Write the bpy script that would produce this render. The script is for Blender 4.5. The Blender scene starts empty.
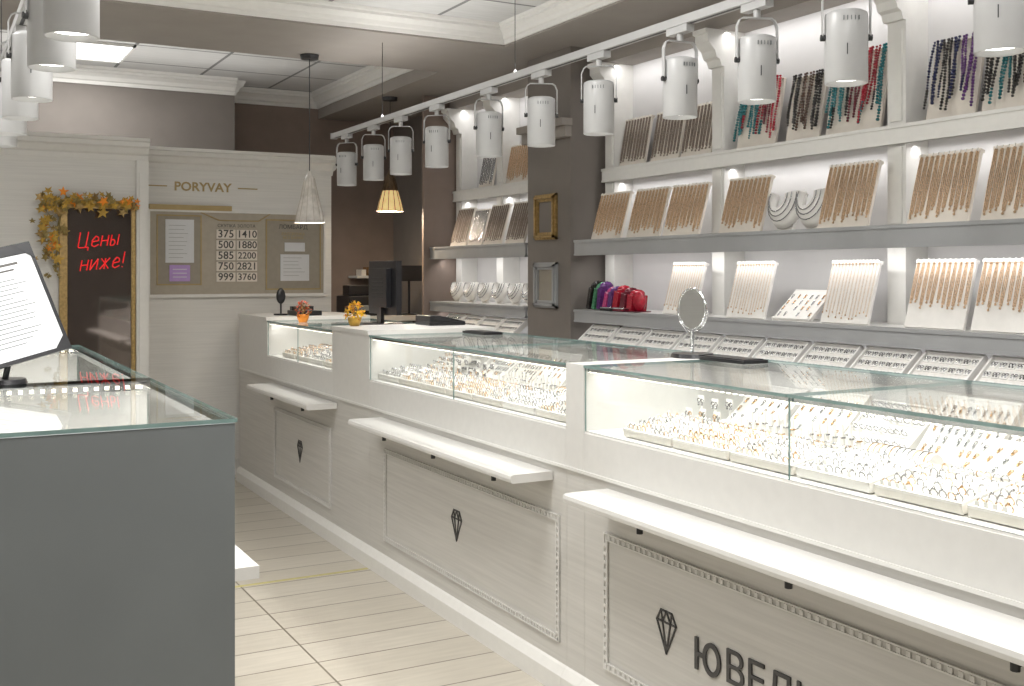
import bpy, bmesh, math, random
from mathutils import Matrix, Vector
random.seed(7)
S = bpy.context.scene
COL = S.collection
# ------------------------------------------------------------------ materials
def newmat(name):
    m = bpy.data.materials.new(name); m.use_nodes = True
    nt = m.node_tree; b = nt.nodes.get('Principled BSDF')
    return m, nt, b
def mat(name, col, rough=0.5, metal=0.0, emit=None, es=0.0, var=0.06, vscale=30.0, bump=0.0, stretch=(1,1,1), spec=None):
    m, nt, b = newmat(name)
    b.inputs['Roughness'].default_value = rough
    b.inputs['Metallic'].default_value = metal
    if spec is not None: b.inputs['Specular IOR Level'].default_value = spec
    if emit:
        b.inputs['Emission Color'].default_value = (*emit, 1)
        b.inputs['Emission Strength'].default_value = es
    g = nt.nodes.new('ShaderNodeNewGeometry')
    mp = nt.nodes.new('ShaderNodeMapping'); mp.inputs['Scale'].default_value = stretch
    n = nt.nodes.new('ShaderNodeTexNoise'); n.inputs['Scale'].default_value = vscale; n.inputs['Detail'].default_value = 3
    nt.links.new(g.outputs['Position'], mp.inputs['Vector']); nt.links.new(mp.outputs[0], n.inputs['Vector'])
    r = nt.nodes.new('ShaderNodeValToRGB')
    r.color_ramp.elements[0].position = 0.3; r.color_ramp.elements[1].position = 0.7
    r.color_ramp.elements[0].color = (*[c*(1-var) for c in col], 1)
    r.color_ramp.elements[1].color = (*[min(1, c*(1+var)) for c in col], 1)
    nt.links.new(n.outputs['Fac'], r.inputs['Fac']); nt.links.new(r.outputs[0], b.inputs['Base Color'])
    if bump:
        bp = nt.nodes.new('ShaderNodeBump'); bp.inputs['Strength'].default_value = bump; bp.inputs['Distance'].default_value = 0.004
        nt.links.new(n.outputs['Fac'], bp.inputs['Height']); nt.links.new(bp.outputs[0], b.inputs['Normal'])
    return m
def wood(name, col, var=0.065):
    return mat(name, col, rough=0.5, var=var, vscale=2.2, bump=0.12, stretch=(1.2, 1.2, 45))
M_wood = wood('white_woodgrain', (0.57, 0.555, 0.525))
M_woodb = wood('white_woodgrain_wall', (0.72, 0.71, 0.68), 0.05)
M_white = mat('white_lacquer', (0.68, 0.67, 0.645), 0.35, var=0.02)
M_plast = mat('white_moulding', (0.73, 0.72, 0.69), 0.5, var=0.02)
M_case = mat('case_interior_white', (0.80, 0.79, 0.765), 0.5, var=0.02)
M_taupe = mat('taupe_paint', (0.19, 0.168, 0.15), 0.7, var=0.05, vscale=6)
M_beam = mat('beam_taupe_paint', (0.30, 0.272, 0.245), 0.7, var=0.04, vscale=6)
M_brown = mat('brown_paint', (0.24, 0.185, 0.155), 0.7, var=0.08, vscale=6)
M_greypan = mat('grey_panel', (0.15, 0.163, 0.165), 0.5, var=0.04, vscale=5)
M_fascia = mat('backlit_grey_fascia', (0.35, 0.355, 0.36), 0.4, var=0.04, vscale=8)  # shelf fascia's backlit shade put into the grey; plain grey on small parts
M_wall = mat('display_wall_paint', (0.62, 0.61, 0.61), 0.6, var=0.03, vscale=5)
M_lamp = mat('lamp_white_metal', (0.47, 0.47, 0.47), 0.35, var=0.01)
M_black = mat('black_plastic', (0.012, 0.012, 0.014), 0.3, var=0.1)
M_dark = mat('dark_metal', (0.05, 0.05, 0.052), 0.4, 0.6, var=0.1)
M_chrome = mat('chrome', (0.75, 0.76, 0.78), 0.12, 1.0, var=0.02)
M_gold = mat('gold_metal', (0.62, 0.40, 0.2), 0.22, 0.9, var=0.4, vscale=260, bump=0.6)
M_rose = mat('rose_gold_chain', (0.60, 0.42, 0.27), 0.3, 0.5, var=0.5, vscale=260, bump=0.8)
M_silver = mat('silver_chain', (0.42, 0.42, 0.43), 0.2, 1.0, var=0.5, vscale=260, bump=0.6)
M_ghost = mat('brown_chain', (0.25, 0.20, 0.165), 0.4, 0.4, var=0.5, vscale=220, bump=0.8)
M_goldframe = mat('gold_frame', (0.42, 0.29, 0.12), 0.35, 0.6, var=0.25, vscale=60, bump=0.5)
M_goldpaint = mat('gold_paint', (0.40, 0.30, 0.14), 0.4, 0.3, var=0.05)
M_card = mat('display_card', (0.74, 0.685, 0.61), 0.7, var=0.03)
M_cardw = mat('display_card_white', (0.76, 0.74, 0.705), 0.6, var=0.03)
M_pad = mat('tray_cream_leatherette', (0.68, 0.645, 0.59), 0.6, var=0.04)
M_beige = mat('board_beige', (0.40, 0.36, 0.295), 0.6, var=0.04)
M_beige2 = mat('board_olive', (0.31, 0.28, 0.23), 0.6, var=0.04)
M_paper = mat('paper', (0.66, 0.67, 0.69), 0.7, var=0.02)
M_purple = mat('purple_paper', (0.45, 0.3, 0.62), 0.7, var=0.05)
M_ink = mat('ink_text', (0.07, 0.065, 0.06), 0.6, var=0.05)
M_sign = mat('sign_dark', (0.06, 0.058, 0.058), 0.45, var=0.05)
M_orange = mat('pumpkin_orange', (0.8, 0.27, 0.02), 0.5, var=0.2, vscale=20)
M_yel = mat('leaf_yellow', (0.50, 0.31, 0.05), 0.6, var=0.25, vscale=30)
M_flower = mat('flower_yellow', (0.85, 0.52, 0.03), 0.6, var=0.2, vscale=30)
M_red = mat('leaf_red', (0.42, 0.06, 0.02), 0.6, var=0.25, vscale=30)
M_olive = mat('leaf_olive', (0.27, 0.2, 0.06), 0.6, var=0.25, vscale=30)
M_gem = mat('gem', (0.9, 0.92, 0.95), 0.05, 0.6, var=0.05, spec=1.0)
M_mirror = mat('mirror_silver', (0.85, 0.87, 0.88), 0.02, 1.0, var=0.01)
M_dmirror = mat('dark_mirror', (0.26, 0.225, 0.21), 0.04, 0.9, var=0.1, vscale=3)
M_edge = mat('glass_edge_green', (0.19, 0.28, 0.265), 0.15, 0.0, var=0.1)
M_neon = mat('neon_red', (0.6, 0.02, 0.02), 0.4, emit=(1.0, 0.015, 0.02), es=0.55)
M_led = mat('led_strip', (1, 0.95, 0.85), 0.4, emit=(1, 0.92, 0.78), es=6)
M_bulb = mat('spot_emitter', (1, 1, 1), 0.4, emit=(1, 0.97, 0.92), es=4)
M_panel = mat('ceiling_lightpanel', (1, 1, 1), 0.4, emit=(1, 1, 1), es=2)
M_shade = mat('pendant_amber', (0.8, 0.6, 0.3), 0.3, emit=(1, 0.68, 0.28), es=0.55, var=0.3, vscale=20)
M_shadedark = mat('pendant_unlit_dark', (0.12, 0.08, 0.045), 0.35, 0.5, var=0.25, vscale=30)  # unlit top of the amber shade, darkness put into the colour; also its ribs
M_shadeg = mat('pendant_white_grey', (0.54, 0.51, 0.475), 0.2, 0.0, emit=(1, 0.9, 0.75), es=0.06, var=0.18, vscale=25)
M_screen = mat('monitor_screen', (0.02, 0.03, 0.03), 0.15, emit=(0.1, 0.3, 0.22), es=0.06)
M_tapey = mat('yellow_tape', (0.5, 0.45, 0.2), 0.5, var=0.1)
cols = {'navy': (0.01, 0.014, 0.06), 'red': (0.26, 0.015, 0.025), 'teal': (0.01, 0.13, 0.145), 'maroon': (0.13, 0.012, 0.025),
        'purple': (0.10, 0.03, 0.15), 'pink': (0.5, 0.06, 0.2), 'jet': (0.018, 0.015, 0.014), 'green': (0.05, 0.2, 0.1), 'brown': (0.09, 0.05, 0.035), 'turq': (0.03, 0.18, 0.2), 'redv': (0.36, 0.012, 0.03)}
MB_ = {k: mat('bead_' + k, v, 0.15, var=0.35, vscale=90) for k, v in cols.items()}

def glass_mat(name, tint):
    m = bpy.data.materials.new(name); m.use_nodes = True
    nt = m.node_tree; nt.nodes.clear()
    o = nt.nodes.new('ShaderNodeOutputMaterial'); mx = nt.nodes.new('ShaderNodeMixShader')
    t = nt.nodes.new('ShaderNodeBsdfTransparent'); t.inputs[0].default_value = (*tint, 1)
    g = nt.nodes.new('ShaderNodeBsdfGlossy'); g.inputs['Roughness'].default_value = 0.01
    lw = nt.nodes.new('ShaderNodeLayerWeight'); lw.inputs['Blend'].default_value = 0.5
    p = nt.nodes.new('ShaderNodeMath'); p.operation = 'POWER'; p.inputs[1].default_value = 5
    q = nt.nodes.new('ShaderNodeMath'); q.operation = 'MULTIPLY_ADD'; q.inputs[1].default_value = 0.62; q.inputs[2].default_value = 0.03
    nt.links.new(lw.outputs['Facing'], p.inputs[0]); nt.links.new(p.outputs[0], q.inputs[0]); nt.links.new(q.outputs[0], mx.inputs[0])
    nt.links.new(t.outputs[0], mx.inputs[1]); nt.links.new(g.outputs[0], mx.inputs[2]); nt.links.new(mx.outputs[0], o.inputs[0])
    return m
M_glass = glass_mat('clear_glass', (0.98, 0.99, 0.985))

def grid_mat(name, c1, c2, mortar, bw, rh, ms, rough, offset=0.5, bump=0.2):
    m, nt, b = newmat(name)
    g = nt.nodes.new('ShaderNodeNewGeometry'); br = nt.nodes.new('ShaderNodeTexBrick')
    br.inputs['Scale'].default_value = 1; br.inputs['Brick Width'].default_value = bw; br.inputs['Row Height'].default_value = rh
    br.inputs['Mortar Size'].default_value = ms; br.inputs['Mortar Smooth'].default_value = 0.2
    br.inputs['Color1'].default_value = (*c1, 1); br.inputs['Color2'].default_value = (*c2, 1); br.inputs['Mortar'].default_value = (*mortar, 1)
    br.offset = offset
    nt.links.new(g.outputs['Position'], br.inputs['Vector'])
    n = nt.nodes.new('ShaderNodeTexNoise'); n.inputs['Scale'].default_value = 6; n.inputs['Detail'].default_value = 6
    mp = nt.nodes.new('ShaderNodeMapping'); mp.inputs['Scale'].default_value = (1, 8, 1)
    nt.links.new(g.outputs['Position'], mp.inputs['Vector']); nt.links.new(mp.outputs[0], n.inputs['Vector'])
    mx = nt.nodes.new('ShaderNodeMixRGB'); mx.blend_type = 'MULTIPLY'; mx.inputs[0].default_value = 0.25
    nt.links.new(br.outputs['Color'], mx.inputs[1]); nt.links.new(n.outputs['Fac'], mx.inputs[2])
    nt.links.new(mx.outputs[0], b.inputs['Base Color']); b.inputs['Roughness'].default_value = rough
    return m
M_floor = grid_mat('floor_tiles', (0.60, 0.555, 0.475), (0.55, 0.505, 0.425), (0.2, 0.17, 0.13), 0.6, 0.2, 0.004, 0.3, offset=0.0)
M_ceil = grid_mat('ceiling_tiles', (0.72, 0.72, 0.71), (0.69, 0.69, 0.68), (0.24, 0.24, 0.24), 0.6, 0.6, 0.012, 0.8, offset=0.0)

# ------------------------------------------------------------------ mesh builder
class MB:
    def __init__(s): s.v = []; s.f = []; s.fm = []; s.sm = []; s.mats = []
    def mi(s, m):
        if m not in s.mats: s.mats.append(m)
        return s.mats.index(m)
    def add(s, vs, fs, m, M=None, smooth=False):
        o = len(s.v); i = s.mi(m)
        for p in vs:
            p = Vector(p)
            s.v.append(M @ p if M is not None else p)
        for f in fs: s.f.append([o + k for k in f]); s.fm.append(i); s.sm.append(smooth)
    def box(s, a, b, m, M=None):
        x0, y0, z0 = a; x1, y1, z1 = b
        vs = [(x0,y0,z0),(x1,y0,z0),(x1,y1,z0),(x0,y1,z0),(x0,y0,z1),(x1,y0,z1),(x1,y1,z1),(x0,y1,z1)]
        s.add(vs, [(0,3,2,1),(4,5,6,7),(0,1,5,4),(1,2,6,5),(2,3,7,6),(3,0,4,7)], m, M)
    def sheet(s, a, b, thin):
        """glass pane: two big faces clear, rims green. thin = axis index of thickness"""
        x0, y0, z0 = a; x1, y1, z1 = b
        vs = [(x0,y0,z0),(x1,y0,z0),(x1,y1,z0),(x0,y1,z0),(x0,y0,z1),(x1,y0,z1),(x1,y1,z1),(x0,y1,z1)]
        F = {2: [(0,3,2,1),(4,5,6,7)], 1: [(0,1,5,4),(2,3,7,6)], 0: [(1,2,6,5),(3,0,4,7)]}
        for k in F: s.add(vs, F[k], M_glass if k == thin else M_edge)
    def cyl(s, p0, p1, r0, r1, m, n=16, caps=(True, True), M=None, smooth=True):
        p0 = Vector(p0); p1 = Vector(p1); d = (p1 - p0).normalized()
        u = d.cross(Vector((0, 0, 1)))
        if u.length < 1e-4: u = Vector((1, 0, 0))
        u.normalize(); w = d.cross(u)
        R0 = [p0 + (u*math.cos(2*math.pi*i/n) + w*math.sin(2*math.pi*i/n))*r0 for i in range(n)]
        R1 = [p1 + (u*math.cos(2*math.pi*i/n) + w*math.sin(2*math.pi*i/n))*r1 for i in range(n)]
        s.add(R0 + R1, [(i, (i+1) % n, n+(i+1) % n, n+i) for i in range(n)], m, M, smooth)
        if caps[0]: s.add(R0, [tuple(range(n))[::-1]], m, M)
        if caps[1]: s.add(R1, [tuple(range(n))], m, M)
    def lathe(s, c, prof, m, n=20, M=None, lobes=0, lamp=0):
        c = Vector(c); vs = []; k = len(prof)
        for (r, z) in prof:
            for i in range(n):
                a = 2*math.pi*i/n; rr = r*(1 + (lamp*abs(math.cos(a*lobes/2)) if lobes else 0))
                vs.append(c + Vector((rr*math.cos(a), rr*math.sin(a), z)))
        fs = [(j*n+i, j*n+(i+1) % n, (j+1)*n+(i+1) % n, (j+1)*n+i) for j in range(k-1) for i in range(n)]
        s.add(vs, fs, m, M, True)
    def sphere(s, c, r, m, n=8, k=5, M=None):
        if not hasattr(r, '__len__'): r = (r, r, r)
        c = Vector(c); vs = [c + Vector((0, 0, -r[2]))]; 
        for j in range(1, k):
            t = -math.pi/2 + math.pi*j/k
            for i in range(n):
                a = 2*math.pi*i/n
                vs.append(c + Vector((r[0]*math.cos(t)*math.cos(a), r[1]*math.cos(t)*math.sin(a), r[2]*math.sin(t))))
        vs.append(c + Vector((0, 0, r[2]))); L = len(vs)-1
        fs = [(0, 1+(i+1) % n, 1+i) for i in range(n)]
        for j in range(k-2):
            fs += [(1+j*n+i, 1+j*n+(i+1) % n, 1+(j+1)*n+(i+1) % n, 1+(j+1)*n+i) for i in range(n)]
        fs += [(1+(k-2)*n+i, 1+(k-2)*n+(i+1) % n, L) for i in range(n)]
        s.add(vs, fs, m, M, True)
    def torus(s, c, R, r, m, T=None, n=12, k=5, M=None, a0=0, a1=2*math.pi):
        c = Vector(c); vs = []; T = T or Matrix.Identity(3); full = abs(a1-a0-2*math.pi) < 1e-3
        N = n if full else n+1
        for i in range(N):
            a = a0 + (a1-a0)*i/n
            for j in range(k):
                b = 2*math.pi*j/k
                vs.append(c + T @ Vector(((R+r*math.cos(b))*math.cos(a), (R+r*math.cos(b))*math.sin(a), r*math.sin(b))))
        fs = [(i*k+j, ((i+1) % N)*k+j, ((i+1) % N)*k+(j+1) % k, i*k+(j+1) % k) for i in range(n) for j in range(k)]
        s.add(vs, fs, m, M, True)
    def tube(s, pts, r, m, n=6, M=None):
        for a, b in zip(pts[:-1], pts[1:]): s.cyl(a, b, r, r, m, n, M=M)
    def prism(s, prof, fn, a, b, m):
        n = len(prof)
        vs = [fn(p, a) for p in prof] + [fn(p, b) for p in prof]
        s.add(vs, [(i, (i+1) % n, n+(i+1) % n, n+i) for i in range(n)] + [tuple(range(n))[::-1], tuple(range(n, 2*n))], m)
    def done(s, name, bevel=0, M=None, origin=True):
        me = bpy.data.meshes.new(name)
        off = Vector((0, 0, 0))
        if origin and M is None:
            xs = [p.x for p in s.v]; ys = [p.y for p in s.v]; zs = [p.z for p in s.v]
            off = Vector(((min(xs)+max(xs))/2, (min(ys)+max(ys))/2, min(zs)))
        me.from_pydata([tuple(p-off) for p in s.v], [], s.f)
        for m in s.mats: me.materials.append(m)
        me.polygons.foreach_set('material_index', s.fm); me.polygons.foreach_set('use_smooth', s.sm)
        bm = bmesh.new(); bm.from_mesh(me); bmesh.ops.recalc_face_normals(bm, faces=bm.faces); bm.to_mesh(me); bm.free()
        ob = bpy.data.objects.new(name, me); COL.objects.link(ob); ob.location = off
        if M is not None: ob.matrix_world = M
        if bevel:
            md = ob.modifiers.new('bevel', 'BEVEL'); md.width = bevel; md.segments = 2; md.limit_method = 'ANGLE'; md.angle_limit = math.radians(50)
        return ob
def dup(ob, M):
    o = bpy.data.objects.new(ob.name.split('.')[0], ob.data); COL.objects.link(o); o.matrix_world = M
    return o
def setparent(ch, p):
    bpy.context.view_layer.update()
    ch.parent = p; ch.matrix_parent_inverse = p.matrix_world.inverted()
def frameM(x, y, z, t=0.0, side='X', yaw=0.0):
    """local (a=right as seen by a viewer, b=up the board, c=towards viewer). side 'X': faces -X; 'Y': faces -Y"""
    s_, c_ = math.sin(t), math.cos(t)
    if side == 'X': a, b, n = Vector((0, -1, 0)), Vector((s_, 0, c_)), Vector((-c_, 0, s_))
    else: a, b, n = Vector((1, 0, 0)), Vector((0, s_, c_)), Vector((0, -c_, s_))
    M = Matrix(((a.x, b.x, n.x, 0), (a.y, b.y, n.y, 0), (a.z, b.z, n.z, 0), (0, 0, 0, 1)))
    return Matrix.Translation((x, y, z)) @ Matrix.Rotation(yaw, 4, 'Z') @ M
def text(name, body, M, width, m, parent, extrude=0.0015, shear=0, align='CENTER', bold=0.0, height=None):
    cu = bpy.data.curves.new(name, 'FONT'); cu.body = body; cu.size = 0.1; cu.align_x = align; cu.align_y = 'CENTER'
    cu.shear = shear; cu.materials.append(m); cu.offset = bold; cu.resolution_u = 3; cu.space_line = 0.95
    ob = bpy.data.objects.new(name, cu); COL.objects.link(ob)
    bpy.context.view_layer.update()
    k = width / max(ob.dimensions.x, 1e-4); ky = k if height is None else height / max(ob.dimensions.y, 1e-4)
    cu.extrude = extrude / k
    ob.matrix_world = M @ Matrix.Diagonal((k, ky, k, 1))
    if parent: setparent(ob, parent)
    return ob
def light(name, kind, loc, energy, color=(1, 1, 1), direction=(0, 0, -1), parent=None, **kw):
    """area lights: local Y is kept along world Y so that size_y is the strip length"""
    L = bpy.data.lights.new(name, kind); L.energy = energy; L.color = color
    for k, v in kw.items(): setattr(L, k, v)
    o = bpy.data.objects.new(name, L); COL.objects.link(o)
    z = -Vector(direction).normalized(); y = Vector((0, 1, 0)); x = y.cross(z).normalized(); y = z.cross(x)
    o.matrix_world = Matrix(((x.x, y.x, z.x, loc[0]), (x.y, y.y, z.y, loc[1]), (x.z, y.z, z.z, loc[2]), (0, 0, 0, 1)))
    if parent: setparent(o, parent)
    return o

# ------------------------------------------------------------------ room shell
XR, XL, YB, YF, ZC, ZB = 3.5, -2.0, 8.5, -2.0, 2.8, 2.6
ZC1 = 2.71
def simple(name, a, b, m, bevel=0):
    q = MB(); q.box(a, b, m); return q.done(name, bevel)
simple('floor', (XL, YF, -0.1), (XR, YB, 0), M_floor)
simple('ceiling', (XL, YF, ZC), (XR, YB, ZC+0.1), M_ceil)
simple('ceiling_front', (-1.2, YF, ZC1), (2.84, 5.28, ZC-0.001), M_ceil)
simple('wall_right', (XR, YF, 0), (XR+0.1, YB, ZC), M_taupe)
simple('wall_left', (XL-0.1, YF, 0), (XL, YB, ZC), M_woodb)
simple('wall_back', (XL, YB, 0), (XR, YB+0.1, ZC), M_brown)
simple('wall_front', (XL, YF-0.1, 0), (XR, YF, ZC), M_taupe)
simple('wall_back_upper', (XL, 8.15, 0), (2.07, YB, ZC), M_taupe)
simple('ceiling_beam', (2.84, YF, ZB), (XR, YB, ZC), M_beam)
simple('ceiling_beam', (XL, 5.28, ZB), (2.84, 6.15, ZC), M_beam)
simple('ceiling_beam', (XL, YF, ZB), (-1.2, 5.28, ZC), M_beam)
crs = [(0, 0), (0.01, 0), (0.014, 0.02), (0.025, 0.026), (0.035, 0.045), (0.055, 0.062), (0.065, 0.066), (0.065, 0.08), (0.075, 0.084), (0.08, 0.0995), (0, 0.0995)]
crA = [(a, ZC1-0.1+b) for a, b in crs]; cr = [(a*1.1, ZC-0.12+b*1.2) for a, b in crs]
def trim(name, fn, a, b, prof=cr, m=M_plast):
    q = MB(); q.prism(prof, fn, a, b, m); return q.done(name)
trim('trim_1', lambda p, t: (t, 5.28-p[0], p[1]), -1.2, 2.84, crA)
trim('trim_2', lambda p, t: (2.84-p[0], t, p[1]), YF, 5.28, crA)
trim('trim_3', lambda p, t: (2.84-p[0], t, p[1]), 6.15, YB)
trim('trim_4', lambda p, t: (t, YB-p[0], p[1]), 2.07, 2.84)
trim('trim_5', lambda p, t: (t, 8.15-p[0], p[1]), XL, 2.07)
trim('trim_6', lambda p, t: (2.07+p[0], t, p[1]), 8.15, YB)

# white partition (info wall) and mirror wall, with crown
pc = [(0, 2.02), (0.01, 2.02), (0.015, 2.05), (0.03, 2.06), (0.05, 2.09), (0.07, 2.10), (0.07, 2.125), (0.085, 2.13), (0.085, 2.15), (0, 2.15)]
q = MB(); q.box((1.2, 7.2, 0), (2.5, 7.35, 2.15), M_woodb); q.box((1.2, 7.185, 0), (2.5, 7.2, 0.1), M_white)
q.prism(pc, lambda p, t: (t, 7.2-p[0], p[1]), 1.2, 2.5, M_plast)
q.prism(pc, lambda p, t: (2.5+p[0], t, p[1]), 7.2, 7.35, M_plast)
partition = q.done('wall_partition')
light('added_back_fill', 'AREA', (0.6, 7.42, 2.17), 8, (1, 0.98, 0.95), (0, 0.0, 1), partition, shape='RECTANGLE', size=3.4, size_y=0.06)  # added upward fill for the back ceiling, not a shop lamp
q = MB(); q.box((XL, 6.8, 0), (1.2, 7.35, 2.15), M_woodb)
q.prism(pc, lambda p, t: (t, 6.8-p[0], p[1]), XL, 1.2, M_plast)
q.box((1.13, 6.77, 0), (1.2, 6.8, 2.02), M_plast); q.box((1.145, 6.762, 0.1), (1.185, 6.77, 1.95), M_plast)
mirror_wall = q.done('wall_mirror_side')
# pillar
q = MB(); q.box((3.15, 5.09, 0), (XR, 5.57, ZB), M_taupe); q.box((3.13, 5.085, 0), (3.15, 5.575, 0.1), M_taupe)
q.box((3.11, 5.08, 2.1), (3.15, 5.575, 2.16), M_beam); q.box((3.08, 5.07, 2.16), (3.15, 5.585, 2.2), M_beam)
q.done('wall_pillar')

# ------------------------------------------------------------------ picture frames on pillar
for (zc, m, w, h) in ((1.665, M_goldframe, 0.24, 0.26), (1.275, M_fascia, 0.25, 0.26)):
    q = MB(); M = frameM(3.149, 5.345, zc, 0)
    for k, (i, d) in enumerate(((0.0, 0.015), (0.012, 0.028), (0.028, 0.018))):
        a = w/2-i; b = h/2-i; tw = 0.014
        q.box((-a, -b, 0), (a, -b+tw, d), m, M); q.box((-a, b-tw, 0), (a, b, d), m, M)
        q.box((-a, -b, 0), (-a+tw, b, d), m, M); q.box((a-tw, -b, 0), (a, b, d), m, M)
    q.box((-w/2+.03, -h/2+.03, 0), (w/2-.03, h/2-.03, 0.006), M_taupe if zc > 1.5 else M_beige2, M)
    q.done('picture_frame')

# ------------------------------------------------------------------ sign + info board on partition
MY = lambda x, z, y=7.199: frameM(x, y, z, 0, 'Y')
text('brand_lettering', 'PORYVAY', MY(1.62, 1.905), 0.37, M_goldpaint, partition, 0.004, bold=0.002, height=0.06)
q = MB(); q.box((1.27, 7.192, 1.903), (1.39, 7.2, 1.91), M_goldpaint); q.box((1.85, 7.192, 1.903), (1.98, 7.2, 1.91), M_goldpaint)
setparent(q.done('brand_line'), partition)
q = MB()
q.box((1.275, 7.175, 1.2), (2.44, 7.1995, 1.75), M_beige)
q.box((1.265, 7.165, 1.185), (2.45, 7.1995, 1.205), M_plast); q.box((1.265, 7.165, 1.74), (2.45, 7.1995, 1.755), M_plast)
q.box((1.265, 7.165, 1.2), (1.28, 7.1995, 1.75), M_plast); q.box((2.435, 7.165, 1.2), (2.45, 7.1995, 1.75), M_plast)
q.box((1.275, 7.16, 1.752), (1.8, 7.1995, 1.785), M_goldpaint)
def frm(x0, x1, z0, z1, y, m, t=0.008):
    q.box((x0, y, z0), (x1, 7.176, z0+t), m); q.box((x0, y, z1-t), (x1, 7.176, z1), m)
    q.box((x0, y, z0), (x0+t, 7.176, z1), m); q.box((x1-t, y, z0), (x1, 7.176, z1), m)
q.box((1.325, 7.172, 1.27), (1.6, 7.176, 1.715), M_beige2); frm(1.32, 1.605, 1.265, 1.72, 7.168, M_goldpaint)
q.box((2.035, 7.172, 1.235), (2.41, 7.176, 1.70), M_beige2); frm(2.03, 2.415, 1.23, 1.705, 7.168, M_goldpaint)
for (xa, za, xb, zb) in ((1.6, 1.74, 1.72, 1.69), (1.72, 1.69, 1.98, 1.69), (1.98, 1.69, 2.06, 1.74)):
    q.cyl((xa, 7.172, za), (xb, 7.172, zb), 0.004, 0.004, M_goldpaint, 6)
q.box((1.375, 7.166, 1.41), (1.555, 7.172, 1.69), M_paper); q.box((1.4, 7.166, 1.29), (1.53, 7.172, 1.395), M_purple)
for i in range(9): q.box((1.395, 7.165, 1.65-i*0.026), (1.395+random.uniform(.09, .14), 7.166, 1.653-i*0.026), M_fascia)
for i in range(3): q.box((1.42, 7.165, 1.365-i*0.025), (1.51, 7.166, 1.37-i*0.025), M_paper)
q.box((2.13, 7.166, 1.29), (2.33, 7.172, 1.47), M_paper); q.box((2.16, 7.166, 1.49), (2.3, 7.172, 1.55), M_paper)
for i in range(6): q.box((2.15, 7.165, 1.445-i*0.024), (2.15+random.uniform(.1, .16), 7.166, 1.448-i*0.024), M_fascia)
for i in range(5):
    z = 1.60-i*0.071
    q.box((1.7, 7.166, z-0.03), (1.825, 7.172, z+0.03), M_card); q.box((1.835, 7.166, z-0.03), (1.97, 7.172, z+0.03), M_card)
board = q.done('notice_board')
for i, (a, b) in enumerate((('375', '1410'), ('500', '1880'), ('585', '2200'), ('750', '2821'), ('999', '3760'))):
    z = 1.60-i*0.071
    text('price_digits', a, MY(1.762, z, 7.165), 0.1, M_ink, board, 0.001, bold=0.001)
    text('price_digits', b, MY(1.902, z, 7.165), 0.12, M_ink, board, 0.001, bold=0.001)
text('price_title', 'СКУПКА ЗОЛОТА', MY(1.835, 1.655, 7.174), 0.25, M_ink, board, 0.001)
text('board_title', 'ЛОМБАРД', MY(2.22, 1.655, 7.171), 0.2, M_ink, board, 0.001)
text('board_text', 'РАССРОЧКА\nБЕЗ БАНКА', MY(2.22, 1.595, 7.171), 0.16, M_goldpaint, board, 0.001)

# ------------------------------------------------------------------ wall mirror with garland and neon script
q = MB()
q.box((0.70, 6.785, 0.35), (1.125, 6.7995, 1.77), M_goldframe)
q.box((0.74, 6.78, 0.4), (1.11, 6.786, 1.73), M_dmirror)
for (a, b) in (((0.70, 6.765, 0.35), (0.745, 6.7995, 1.77)), ((1.1, 6.765, 0.35), (1.125, 6.7995, 1.77)), ((0.70, 6.765, 1.725), (1.125, 6.7995, 1.77)), ((0.70, 6.765, 0.35), (1.125, 6.7995, 0.4))):
    q.box(a, b, M_goldframe)
wm = q.done('framed_mirror', 0.004)
ST = {'Ц': (0.8, [[(0, .95), (0.02, .05), (.12, 0), (.45, 0), (.5, .1), (.5, .95)], [(.5, 0), (.65, 0), (.65, -.2)]]),
      'е': (0.62, [[(.05, .3), (.42, .36), (.4, .55), (.22, .65), (.04, .4), (.05, .1), (.22, 0), (.48, .12)]]),
      'н': (0.6, [[(0, .65), (0, 0)], [(0, .33), (.4, .33)], [(.4, .65), (.4, 0)]]),
      'ы': (0.65, [[(0, .65), (0, 0), (.2, 0), (.28, .15), (.2, .34), (0, .34)], [(.45, .65), (.45, 0)]]),
      'и': (0.6, [[(0, .65), (0, 0), (.4, .65), (.4, 0)]]),
      'ж': (0.75, [[(.27, .65), (.27, 0)], [(0, .65), (.27, .33), (.54, .65)], [(0, 0), (.27, .33), (.54, 0)]]),
      '!': (0.3, [[(0.05, .95), (0.05, .25)], [(0.05, .06), (0.05, 0)]])}
q = MB(); M = frameM(0.80, 6.772, 1.49, 0, 'Y') @ Matrix.Rotation(0.1, 4, 'Z')
for ln, (word, ox, oy) in enumerate((('Цены', 0.0, 0.0), ('ниже!', 0.0, -0.135))):
    cx = 0
    for ch in word:
        wd, strokes = ST[ch]
        for s_ in strokes: q.tube([((cx+a+b*0.3)*0.09+ox, b*0.095+oy, 0) for a, b in s_], 0.0036, M_neon, 6, M)
        cx += wd
ns = q.done('neon_script'); setparent(ns, wm)
q = MB()
def leaf(c, sz, m):
    T = Matrix.Translation(c) @ Matrix.Rotation(random.uniform(-.7, .7), 4, 'X') @ Matrix.Rotation(random.uniform(-.7, .7), 4, 'Z') @ Matrix.Rotation(random.uniform(0, 6.28), 4, 'Y')
    pts = []
    for i in range(10):
        r = sz*(1.0 if i % 2 == 0 else 0.45); a = math.pi/2+2*math.pi*i/10
        if i == 0: r = sz*1.25
        pts.append((r*math.cos(a), 0.0, r*math.sin(a)))
    pts = [(0, -0.004, 0)]+pts
    q.add(pts, [(0, 1+i, 1+(i+1) % 10) for i in range(10)], m, T)
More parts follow.
